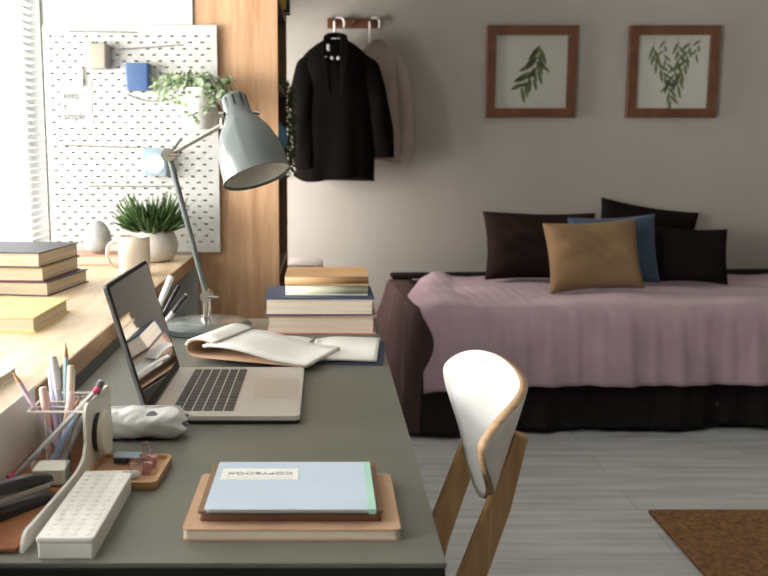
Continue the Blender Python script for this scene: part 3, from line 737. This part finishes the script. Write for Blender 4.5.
# organiser pens (world coordinates)
B = ZD+.008
pencil('lilac pencil leaning left over the sill, point up', (-.330, 1.19, B), (-.4085, 1.212, .872), .0042, M['lilac'], 'pencil', True)
pencil('pale purple pen left of the blush one in the organiser', (-.352, 1.215, B), (-.372, 1.26, .862), .0042, M['purple'], 'pen')
pencil('blush pink pen upright in the organiser', (-.357, 1.200, B), (-.3665, 1.205, .850), .0052, M['blushp'], 'pen')
pencil('grey capped pen rising between blush and sky blue ones', (-.345, 1.226, B), (-.3655, 1.252, .880), .0050, M['greypen'], 'pen', endmat=M['silver'])
pencil('sky blue pencil, tallest in the organiser, point up', (-.350, 1.235, B), (-.3475, 1.252, .900), .0046, M['skyblue'], 'pencil', True)
pencil('cream pen right of the tall sky blue pencil', (-.340, 1.215, B), (-.3370, 1.235, .872), .0048, M['creamp'], 'pen')
pencil('dusty pink pen just below the cream one', (-.345, 1.190, B), (-.3290, 1.205, .844), .0050, M['blushp'], 'pen')
pencil('light blue pencil with dark point leaning right', (-.352, 1.175, B), (-.3200, 1.215, .838), .0045, M['skyblue'], 'pencil', True)
spn = pencil('silver grey pencil with pink eraser crossing the rest diagonally', (-.392, 1.155, B-.001), (-.2975, 1.192, .846), .0044, M['silver'], 'pencil', False)
pencil('blue pencil behind the diagonal silver one', (-.355, 1.165, B), (-.312, 1.210, .838), .0042, M['bluep'], 'pencil', True)
pencil('black tipped silver pen behind the pink eraser', (-.345, 1.185, B), (-.2960, 1.232, .852), .0046, M['silver'], 'pen', endmat=M['dkgrey'])
MB().tube([(.0, 0, 0), (-.006, -.005, -.001)], .0056, 12).build('eraser_cap', M['pinkp'], spn, smooth=True)

# stapler and cups in the organiser
sp = thing('stapler', 'black stapler with chrome rail on the cork mat', 'stapler', (-.358, 1.022, ZD+.0065), R(56))
MB().loft([[(x, y, z) for (y, z) in ((-.015, 0), (.015, 0), (.014, h), (-.014, h))] for x, h in ((-.075, .012), (-.02, .011), (.04, .008), (.060, .006))]).build('base', M['blackp'], sp, bevel=.002)
MB().loft([[(x, y, z) for (y, z) in ((-.006, zz), (.006, zz), (.006, zz+.008), (-.006, zz+.008))] for x, zz in ((-.075, .016), (.052, .013))]).build('magazine', M['chrome'], sp, bevel=.001)
MB().loft([[(x, y, z) for (y, z) in ((-.009, zz), (.009, zz), (.006, zz+hh), (-.006, zz+hh))] for x, zz, hh in ((-.08, .026, .010), (-.03, .027, .014), (.03, .024, .012), (.056, .021, .007))]).build('handle', M['blackp'], sp, bevel=.002)
cupp = thing('clear_cup', 'square clear plastic pot of cream wax in the organiser', 'pot', (-.340, 1.120, ZD+.0065), R(3))
rr = lambda s, r: [(x, y) for x, y in rrect(s, s, r)]
MB().loft([[(x, y, 0) for x, y in rr(.040, .006)], [(x, y, .034) for x, y in rr(.044, .006)], [(x, y, .034) for x, y in rr(.042, .005)], [(x, y, .002) for x, y in rr(.038, .005)]]).build('cup', M['clear'], cupp)
MB().loft([[(x, y, .0025) for x, y in rr(.0372, .005)], [(x, y, .021) for x, y in rr(.0392, .005)]]).build('wax', M['wax'], cupp)

# bamboo tray and contents ----------------------------------------------
tr = thing('wooden_tray', 'small light wooden tray holding clips beside the white box', 'tray', (-.254, 1.160, ZD), R(-2))
o_ = rrect(.096, .108, .010); i_ = rrect(.086, .098, .007)
MB().loft([[(x*.97, y*.97, 0) for x, y in o_], [(x, y, .003) for x, y in o_], [(x, y, .011) for x, y in o_], [(x, y, .011) for x, y in i_], [(x*.97, y*.97, .006) for x, y in i_]]).build('body', M['tray'], tr, smooth=True)
tz = ZD+.0062
mk = thing('pen', 'thick white marker with grey cap across the tray', 'pen', (-.266, 1.128, tz+.0058), R(2))
MB().tube([(-.035, 0, 0), (.012, 0, 0)], .0055, 16).build('barrel', M['white'], mk, smooth=True)
MB().tube([(.012, 0, 0), (.030, 0, 0), (.034, 0, 0)], [.0058, .0056, .003], 16).build('cap', M['silver'], mk, smooth=True)
cb = thing('clear_box', 'tiny clear box with silver lid at the tray back', 'box', (-.262, 1.190, tz), R(-4))
MB().box(-.018, .020, -.008, .012, 0, .009).build('box', M['clear'], cb, bevel=.001)
MB().box(-.016, .020, -.009, .013, .0092, .0112).build('lid', M['palebox'], cb, bevel=.0006)
MB().box(-.015, .002, -.006, .010, .0008, .008).build('staples', M['blackp'], cb)
def binder_clip(label, loc, rot, group='rose pink binder clips on the tray'):
    r = thing('binder_clip', label, 'clip', loc, 0, group); r.rotation_euler = rot
    pr = [(-.006, 0), (-.0012, .011), (.0012, .011), (.006, 0)]
    MB().loft([[(-.0095, x, z) for x, z in pr], [(.0095, x, z) for x, z in pr]]).build('body', M['greygold'], r, bevel=.0005)
    for s in (-1, 1):
        MB().tube([(-.004, s*.001, .011), (-.005, s*.006, .020), (-.0035, s*.009, .026), (.0035, s*.009, .026), (.005, s*.006, .020), (.004, s*.001, .011)], .0007, 6).build('wire_handle', M['greygold'], r)
    return r
binder_clip('rose binder clip at the right of the tray, wires towards the marker', (-.222, 1.148, tz+.006), (R(15), R(-80), R(5)))
binder_clip('rose binder clip behind the other at the tray edge', (-.221, 1.170, tz+.006), (R(0), R(-80), R(-15)))
binder_clip('rose binder clip standing open with wire loops raised', (-.231, 1.190, tz), (R(0), R(-10), R(20)))

# white gridded box ----------------------------------------------------
wb = thing('plastic_box', 'long translucent white box with gridded lid at desk corner', 'box', (-.2665, 1.008, ZD), R(0))
MB().prism(rrect(.058, .192, .003), .0, .017).build('base', M['frost'], wb, bevel=.001)
lidb = MB().prism(rrect(.060, .194, .003), .0175, .0235).build('lid', M['frost'], wb, bevel=.0015)
t0 = MB().prism(rrect(.0072, .0072, .0035), 0, .0005)
g0 = None
for i in range(4):
    for j in range(14):
        x = -.0204+i*.0136; y = -.087+j*.01338
        if g0 is None: g0 = t0.build('tile', M['frost'], lidb, (x, y, .0235))
        else:
            c = g0.copy(); COL.objects.link(c); c.parent = lidb; c.location = (x, y, .0235)

# pens standing behind the laptop ----------------------------------------
hd = thing('pen_holder', 'pale pen holder mostly hidden behind the laptop screen', 'pen holder', (-.372, 1.865, ZD))
MB().loft([[(x, y, 0) for x, y in rrect(.050, .056, .01)], [(x, y, .070) for x, y in rrect(.050, .056, .01)], [(x, y, .070) for x, y in rrect(.045, .051, .008)], [(x, y, .004) for x, y in rrect(.045, .051, .008)]]).build('cup', M['white'], hd, smooth=True)
Gp = 'pens behind the laptop screen'
pencil('white pen with rounded top behind the laptop', (-.376, 1.885, ZD+.006), (-.310, 1.895, .900), .0068, M['white'], 'pen', endmat=M['white'], group=Gp)
pencil('black pen between the white and silver pens behind laptop', (-.372, 1.900, ZD+.006), (-.297, 1.915, .878), .0050, M['blackp'], 'pen', group=Gp)
pencil('silver pen with black cap leaning right behind laptop', (-.372, 1.870, ZD+.006), (-.276, 1.872, .866), .0056, M['silver'], 'pen', endmat=M['blackp'], group=Gp)

# ================================================================= CHAIR
CY = 1.447
ch = thing('dining_chair', 'white moulded backrest chair with beech legs at the desk', 'chair', (0, CY, 0))
half = spline([(0, .812), (.10, .811), (.17, .806), (.213, .792), (.236, .766), (.226, .736), (.195, .700), (.15, .665), (.10, .635), (.05, .618), (0, .613)], 5)
half = [(y*.985, z) for y, z in half]
outl = [(y*.955, z) for y, z in half]+[(-y, z) for y, z in reversed(half[1:-1])]
def bx(y, z): return .302-.75*y*y-12.5*y**4-.28*(.81-z)
NR = 12; rings = []
for k in range(1, NR+1):
    f_ = k/NR; rings.append([(bx(y*f_, .735+(z-.735)*f_), y*f_, .735+(z-.735)*f_) for y, z in outl])
sb = MB().loft(rings, cap=False)
c0 = len(sb.v); sb.v.append((bx(0, .735), 0, .735))
nn = len(outl); sb.f += [(c0, i_, (i_+1) % nn) for i_ in range(nn)]
o = sb.build('backrest', [M['white'], M['ply'], M['cream']], ch, smooth=True)
md = o.modifiers.new('solid', 'SOLIDIFY'); md.thickness = .013; md.offset = 0; md.use_rim = True; md.material_offset_rim = 1; md.use_quality_normals = True
def bar(pts, w, d):      # rectangular section sweep, w along y, d across
    rings = []
    for i, p in enumerate(pts):
        p = Vector(p); t = (Vector(pts[min(i+1, len(pts)-1)])-Vector(pts[max(i-1, 0)])).normalized()
        n = Vector((0, 1, 0)).cross(t).normalized()
        dd = d[i] if isinstance(d, (list, tuple)) else d
        rings.append([tuple(p+Vector((0, sy*w/2, 0))+n*sx*dd/2) for sx, sy in ((-1,-1), (1,-1), (1,1), (-1,1))])
    return MB().loft(rings)
for s, nm in ((-1, 'leg'), (1, 'leg')):
    yy = s*.135
    bar([(.284, yy, .748), (.254, yy, .64), (.200, yy, .478), (.190, yy, .43), (.225, yy, .2), (.26, yy, .0)], .024, [.020, .034, .042, .042, .034, .024]).build(nm, M['chairwood'], ch, bevel=.003)
    for zz, xx in ((.730, .288), (.68, .277)):
        MB().lathe([(.004, 0), (.0045, .002), (.003, .003)], 12).build('screw', M['blackp'], ch, (xx, yy, zz), (0, R(76), 0))
    bar([(-.17, s*.15, .0), (-.145, s*.15, .40)], .026, [.024, .034]).build('leg', M['chairwood'], ch, bevel=.003)
    bar([(-.16, s*.135, .405), (.19, s*.135, .405)], .022, .04).build('side_rail', M['chairwood'], ch, bevel=.002)
MB().prism(rrect(.37, .39, .06, cx=.01), .428, .443).build('seat', M['white'], ch, bevel=.004)

# ================================================================= BED
bd = thing('bed', 'low single bed against the back wall with dark sheets', 'bed', (.345, 3.66, 0), R(3.2))
BW = 2.25
MB().box(.03, BW-.02, .03, .945, .18, .505).build('mattress', M['sheet'], bd, bevel=.03, seg=3)
MB().box(.02, BW-.01, .02, .98, .10, .175).build('bed_base', M['blackp'], bd)
for x in (.1, BW-.1):
    for y in (.1, .95): MB().box(x-.03, x+.03, y-.03, y+.03, 0, .12).build('leg', M['blackp'], bd)
# sheet: path around left side + front, hanging.
def sheet_fn(u, v):
    # u: 0 back-left -> corner -> front right ; v: 0 top centre .. 1 hem
    Ls = .96; tot = Ls+BW
    d = u*tot
    if d < Ls-.06: px, py, nx, ny = 0.03, .95-d, -1, 0
    elif d < Ls+.06:
        a = (d-(Ls-.06))/.12*PI/2; px, py = .09-.06*math.cos(a), .09-.06*math.sin(a); nx, ny = -math.cos(a), -math.sin(a)
    else: px, py, nx, ny = .03+(d-Ls), .03, 0, -1
    wob = (.006+.008*max(0, 1-d/.9))*math.sin(d*48)+.010*math.sin(d*7+.5)+.006*math.sin(d*21+2)+.008*math.sin(d*13+1)
    back = max(0, 1-d/.45)
    if v < .12:
        t = v/.12; off = -.10*(1-t); z = .513-.004*t
    else:
        t = (v-.12)/.88
        z = .509-.49*t
        off = .012+.022*math.sin(t*PI*.5)+wob*t*1.6
        if z > .48: off -= .012*(z-.48)/.029
        off += back*.13*t*t; z += back*.10*t
        if t > .9: z = max(z, .006)
        if d > Ls-.15 and d < Ls+.5: off += .035*t*t*math.sin((d-Ls+.15)/.65*PI)
    return (px+nx*off, py+ny*off, z)
Lf = (.96+.10)/(.96+BW)
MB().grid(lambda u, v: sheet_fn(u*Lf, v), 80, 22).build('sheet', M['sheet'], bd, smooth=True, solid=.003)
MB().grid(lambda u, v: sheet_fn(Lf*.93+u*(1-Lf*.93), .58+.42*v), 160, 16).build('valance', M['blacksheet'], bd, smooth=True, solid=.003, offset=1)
MB().box(.03, 1.06*1, .88, .96, .516, .540).box(1.2, BW-.1, .88, .96, .516, .545).build('sheet_edge', M['blacksheet'], bd, bevel=.01)
bk = thing('blanket', 'mauve pink pleated blanket spread over the bed', 'blanket', (.345, 3.66, 0), R(3.2))
def bl_fn(u, v):
    y_back = .93; s = v*1.32              # arc length from back to hem
    x = .03+u*(BW-.02)
    ripple = .004*math.sin(x*60)+.007*math.sin(x*23+1.3)+.006*math.sin(x*9)
    if s < .90: y = y_back-s; z = .527+.004*math.sin(x*9+s*8)+.003*math.sin(x*17-s*12)
    elif s < .98:
        a = (s-.90)/.08*PI/2; y = .03-.055*math.sin(a); z = .527-.055*(1-math.cos(a))
    else: y = -.025-.012*(s-.98)/.3; z = .472-(s-.98)*.80
    x += .15*max(0, 1-u/.22)*max(0, 1-s/.55)+.022*max(0, 1-u/.05)
    h = max(0, (s-.94)/.38)
    y -= ripple*h*1.6+.03*h+.004
    if u < .04:
        e = 1-u/.04; x += .045*math.sin(min(1, h*1.4)*PI)*e - .015*e
        z -= .012*e*(1-h); 
    z += .008*h*math.sin(x*3.1)+.030*h*u
    if h == 0 and u < .10: z += .012*math.sin(u/.10*PI)
    return (x, y, z)
MB().grid(bl_fn, 260, 60).build('cloth', M['blanket'], bk, smooth=True, solid=.005)
def pillow(label, loc, w, h, t, rot, mat, group='pillows on the bed', seed=0):
    rs = random.Random(seed); ph_ = [rs.uniform(0, 6) for _ in range(4)]
    def fn(sg):
        def g(u, v):
            a, b = 2*u-1, 2*v-1
            x = w/2*a*(1-.07*(1-b*b)); z = h/2*b*(1-.09*(1-a*a))
            th = t/2*max(0, (1-a**4)*(1-b**4))**.55
            th *= 1+.07*math.sin(a*5+b*3+ph_[0])+.05*math.sin(b*8-a*4+ph_[1])
            th += .005*math.sin(a*9+b*13+ph_[2]+2*math.sin(a*4+ph_[3]))*(1-a*a)*(1-b*b)
            return (x, sg*th, z+h/2)
        return g
    root = thing('pillow', label, 'pillow', loc, 0, group); root.rotation_euler = rot
    MB().grid(fn(1), 24, 24).grid(fn(-1), 24, 24).build('cover', mat, root, smooth=True, sub=1)
    return root
PZ = .536
pillow('large dark brown pillow at the left against the wall', (1.015, 4.34, PZ-.004), .56, .345, .15, (R(-20), R(1), R(2)), M['pillowdark'], seed=1)
pillow('large black pillow leaning on wall behind the blue one', (1.56, 4.60, PZ-.01), .52, .36, .10, (R(-9), R(9), R(2)), M['pillowblack'], seed=2)
pillow('small black pillow at the right end of the row', (1.675, 4.23, PZ), .33, .27, .12, (R(-18), R(2), R(-4)), M['pillowblack'], seed=3)
pillow('slate blue pillow half hidden behind the tan one', (1.32, 4.20, PZ-.004), .42, .33, .09, (R(-14), R(-2), R(3)), M['pillowblue'], seed=4)
pillow('ochre tan pillow leaning at the front of the row', (1.185, 4.03, PZ-.006), .43, .33, .12, (R(-20), R(-3), R(2)), M['pillowtan'], seed=5)

# rug
rgb = MB().prism(rrect(1.5, 1.6, .01, cx=1.782, cy=2.06), .0005, .012)
tag(rgb.build('rug', M['jute'], bevel=.003), 'brown woven jute rug on the floor at right', 'rug')

# stool behind the book stack
stl = thing('stool', 'grey beige round edged stool behind the book stack', 'stool', (-.095, 4.10, 0))
MB().loft([[(x, y, .625) for x, y in rrect(.15, .24, .03)], [(x, y, .64) for x, y in rrect(.17, .26, .04)], [(x, y, .655) for x, y in rrect(.165, .255, .04)], [(x, y, .66) for x, y in rrect(.14, .23, .04)]]).build('seat', plain('grey beige stool seat', (.48, .44, .40), .6), stl, smooth=True)
for sx in (-1, 1):
    for sy in (-1, 1): MB().tube([(sx*.05, sy*.09, .63), (sx*.07, sy*.115, 0)], [.011, .009], 12).build('leg', M['chairwood'], stl, smooth=True)

# ================================================================= PICTURES
def picture(label, cx, cz, seed, full):
    W = .444; r = thing('picture_frame', label, 'picture', (cx, YB-.001, cz), 0, 'leaf prints above the bed')
    b = .045; h = W/2
    fm = MB()
    outer = [(-h, -h), (h, -h), (h, h), (-h, h)]; inner = [(-h+b, -h+b), (h-b, -h+b), (h-b, h-b), (-h+b, h-b)]
    fm.loft([[(x, 0, z) for x, z in outer], [(x, -.026, z) for x, z in outer], [(x*.99, -.028, z*.99) for x, z in outer], [(x, -.028, z) for x, z in inner], [(x, -.008, z) for x, z in inner]], cap=False)
    fm.build('frame', M['frame'], r)
    pp = MB().box(-h+b-.002, h-b+.002, -.009, -.006, -h+b-.002, h-b+.002).build('print', M['mat_paper'], r)
    MB().box(-h+b-.001, h-b+.001, -.020, -.0185, -h+b-.001, h-b+.001).build('glass', M['glass'], r)
    rs = random.Random(seed); lv = MB(); sg = MB()
    def leaf(x, z, ang, L, Wd):
        d = Vector((math.cos(ang), 0, math.sin(ang))); n = Vector((-d.z, 0, d.x)); p = Vector((x, -.0095, z)); pts = []
        for t, w_ in ((0, 0), (.2, .7), (.5, 1), (.8, .6), (1, 0)): pts.append((p+d*L*t, n*Wd/2*w_))
        vs = [tuple(c+o) for c, o in pts] + [tuple(c-o) for c, o in reversed(pts[1:-1])]
        lv.add(vs, [tuple(range(len(vs)))])
    def branch(pts, n, L, spread=.75, jit=.35):
        sg.tube([(x, -.0095, z) for x, z in pts], .0009, 5)
        for k in range(n):
            t = .12+.88*k/(n-1); q = t*(len(pts)-1); i = min(int(q), len(pts)-2); f_ = q-i
            x = pts[i][0]*(1-f_)+pts[i+1][0]*f_; z = pts[i][1]*(1-f_)+pts[i+1][1]*f_
            base = math.atan2(pts[i+1][1]-pts[i][1], pts[i+1][0]-pts[i][0])
            leaf(x, z, base+(spread if k % 2 else -spread)*rs.uniform(1-jit, 1+jit), L*rs.uniform(.8, 1.15), L*.25)
    if full:
        branch([(-.10, .165), (-.09, .06), (-.03, -.03), (.0, -.13)], 15, .066, .5)
        branch([(.02, .17), (.03, .06), (.0, -.05)], 11, .066, .5)
        branch([(.09, .17), (.07, .09), (.05, .0), (.03, -.06)], 12, .066, .5)
        branch([(-.04, .17), (-.05, .10), (-.03, .04)], 6, .05, .6)
        branch([(.13, .16), (.11, .09)], 4, .05, .6)
    else:
        branch([(.045, .15), (.035, .09), (.0, .0), (-.045, -.07)], 14, .088, .62)
        branch([(.035, .09), (.035, .02), (.01, -.05)], 7, .075, .7)
    lv.build('leaf_print', M['printleaf'], pp); sg.build('branch_print', M['printleaf'], pp)
picture('left framed print of one olive leaf sprig on the wall', 1.017, 1.5215, 3, False)
picture('right framed print of hanging dense leaf branches on the wall', 1.715, 1.5215, 8, True)

# ================================================================= COATS
rk = thing('coat_rack', 'short dark wooden coat rack on the back wall', 'coat rack', (.137, YB, 1.754))
MB().box(-.126, .126, -.018, 0, -.024, .024).build('board', M['frame'], rk, bevel=.002)
for x in (-.085, 0, .085): MB().tube([(x, -.018, .0), (x, -.055, .002), (x, -.065, .010)], [.006, .006, .009], 12).build('peg', M['frame'], rk, smooth=True)
def hanger(label, x, y, z0, w=.17):
    h = thing('coat_hanger', label, 'hanger', (x, y, z0), 0, 'white hangers on the coat rack')
    pts = [(-.012, 0, -.105), (-.012, 0, -.03)]+[(.012-.024*math.cos(a)*1., 0, -.0+.026*math.sin(a)) for a in [PI*k/8 for k in range(9)]]+[(.034, 0, -.022)]
    MB().tube(pts, .0055, 10).build('hook', M['white'], h, smooth=True)
    MB().tube([(-w, 0, -.17), (-w*.5, 0, -.135), (-.012, 0, -.10), (w*.5, 0, -.135), (w, 0, -.17)], .007, 10).build('shoulder_bar', M['white'], h, smooth=True)
hanger('white hanger carrying the black jacket on the rack', .058, YB-.052, 1.752)
hanger('white hanger carrying the pale shirt on the rack', .230, YB-.040, 1.752, .14)
def garment(name, label, cat, cx, cy, zt, zb, hw_top, hw_bot, depth, mat, sleeves, seed, lap=False):
    g = thing(name, label, cat, (cx, cy, zt))
    H = zt-zb; rs = random.Random(seed); ph_ = [rs.uniform(0, 6) for _ in range(5)]
    rings = []; n = 56
    for k in range(29):
        t = k/28; z = -H*t
        # shoulder slope: width opens from neck
        ts = min(1, t/.17)
        hw = .05+(hw_top-.05)*math.sin(ts*PI/2)**.9 if t < .17 else hw_top+(hw_bot-hw_top)*((t-.17)/.83)
        dp = depth*(.35+.65*min(1, t/.2))
        ring = []
        for j in range(n):
            a = 2*PI*j/n; c, s_ = math.cos(a), math.sin(a)
            fold = 1+(.10*math.sin(a*7+ph_[0]+t)+.07*math.sin(a*11+ph_[1]))*t
            x = hw*math.copysign(abs(c)**.8, c); y = dp/2*s_*fold
            zz = z + (.014*math.sin(a*3+ph_[2]) if k == 28 else 0)
            ring.append((x+.004*math.sin(z*20+ph_[3])*t, y, zz))
        rings.append(ring)
    MB().loft(rings, cap=True).build('body', mat, g, smooth=True)
    for (pts, rr_) in sleeves:
        P = [Vector(p) for p in pts]; rg_ = []
        # smooth path
        m = 18
        for k in range(m+1):
            t = k/m*(len(P)-1); i = min(int(t), len(P)-2); f_ = t-i
            p = P[i].lerp(P[i+1], f_); r_ = rr_[i]*(1-f_)+rr_[i+1]*f_
            ring = []
            for j in range(20):
                a = 2*PI*j/20; q = 1+.08*math.sin(a*3+k*.7+ph_[1])
                ring.append((p.x+r_*math.cos(a)*q, p.y+r_*.62*math.sin(a)*q, p.z+(.3*r_*math.cos(a)*(1 if k == 0 else 0))*-1))
            rg_.append(ring)
        MB().loft(rg_).build('sleeve', mat, g, smooth=True)
    return g
jk = garment('jacket', 'black long sleeved jacket hanging from the coat rack', 'jacket', .050, YB-.135, 1.665, 1.0, .165, .195, .11, M['jacket'],
    [([(.095, 0, -.050), (.150, 0, -.105), (.195, -.005, -.25), (.225, -.01, -.42), (.243, -.01, -.560)], [.015, .050, .056, .052, .046]),
     ([(-.095, 0, -.050), (-.140, 0, -.105), (-.160, -.03, -.25), (-.160, -.035, -.42), (-.150, -.035, -.61)], [.015, .050, .056, .052, .046])], 5)
# collar, lapels, buttons
def lapel(s):
    def fn(u, v):
        x = s*(.012+.045*u*(1-abs(v-.25)*1.1)); z = -.0-.26*v; return (x+s*.01, -.030-.052*min(1, v*2.4)-.006*u, z+.015*(1-v))
    return MB().grid(fn, 6, 12)
for s in (-1, 1): lapel(s).build('lapel', M['jacket'], jk, solid=.003, smooth=True)
MB().tube([(-.05, -.01, -.02), (-.035, -.03, .012), (0, .0, .020), (.035, -.03, .012), (.05, -.01, -.02)], .014, 12).build('collar', M['jacket'], jk, smooth=True)
for k in range(3):
    MB().lathe([(.0075, 0), (.0085, .002), (.006, .004)], 14).build('button', M['silver'], jk, (-.048+.030*k, -.080, -.095), (R(90), 0, 0), smooth=True)
MB().box(-.042, -.028, -.068, -.064, -.066, -.03).build('brooch', M['silver'], jk, bevel=.002)
stt = garment('shirt', 'pale pinkish beige shirt hanging behind the black jacket', 'shirt', .262, YB-.048, 1.655, 1.085, .115, .135, .05, M['shirt'],
    [([(.06, 0, -.055), (.095, 0, -.09), (.130, -.002, -.25), (.140, -.004, -.42), (.136, -.004, -.575)], [.012, .036, .040, .036, .034]),
     ([(-.06, 0, -.055), (-.09, 0, -.09), (-.11, -.0, -.25), (-.11, -.0, -.45)], [.012, .036, .038, .034])], 9)
MB().tube([(-.045, -.01, -.012), (-.03, -.018, .008), (0, .0, .014), (.03, -.018, .008), (.045, -.01, -.012)], .009, 12).build('collar', M['shirt'], stt, smooth=True)
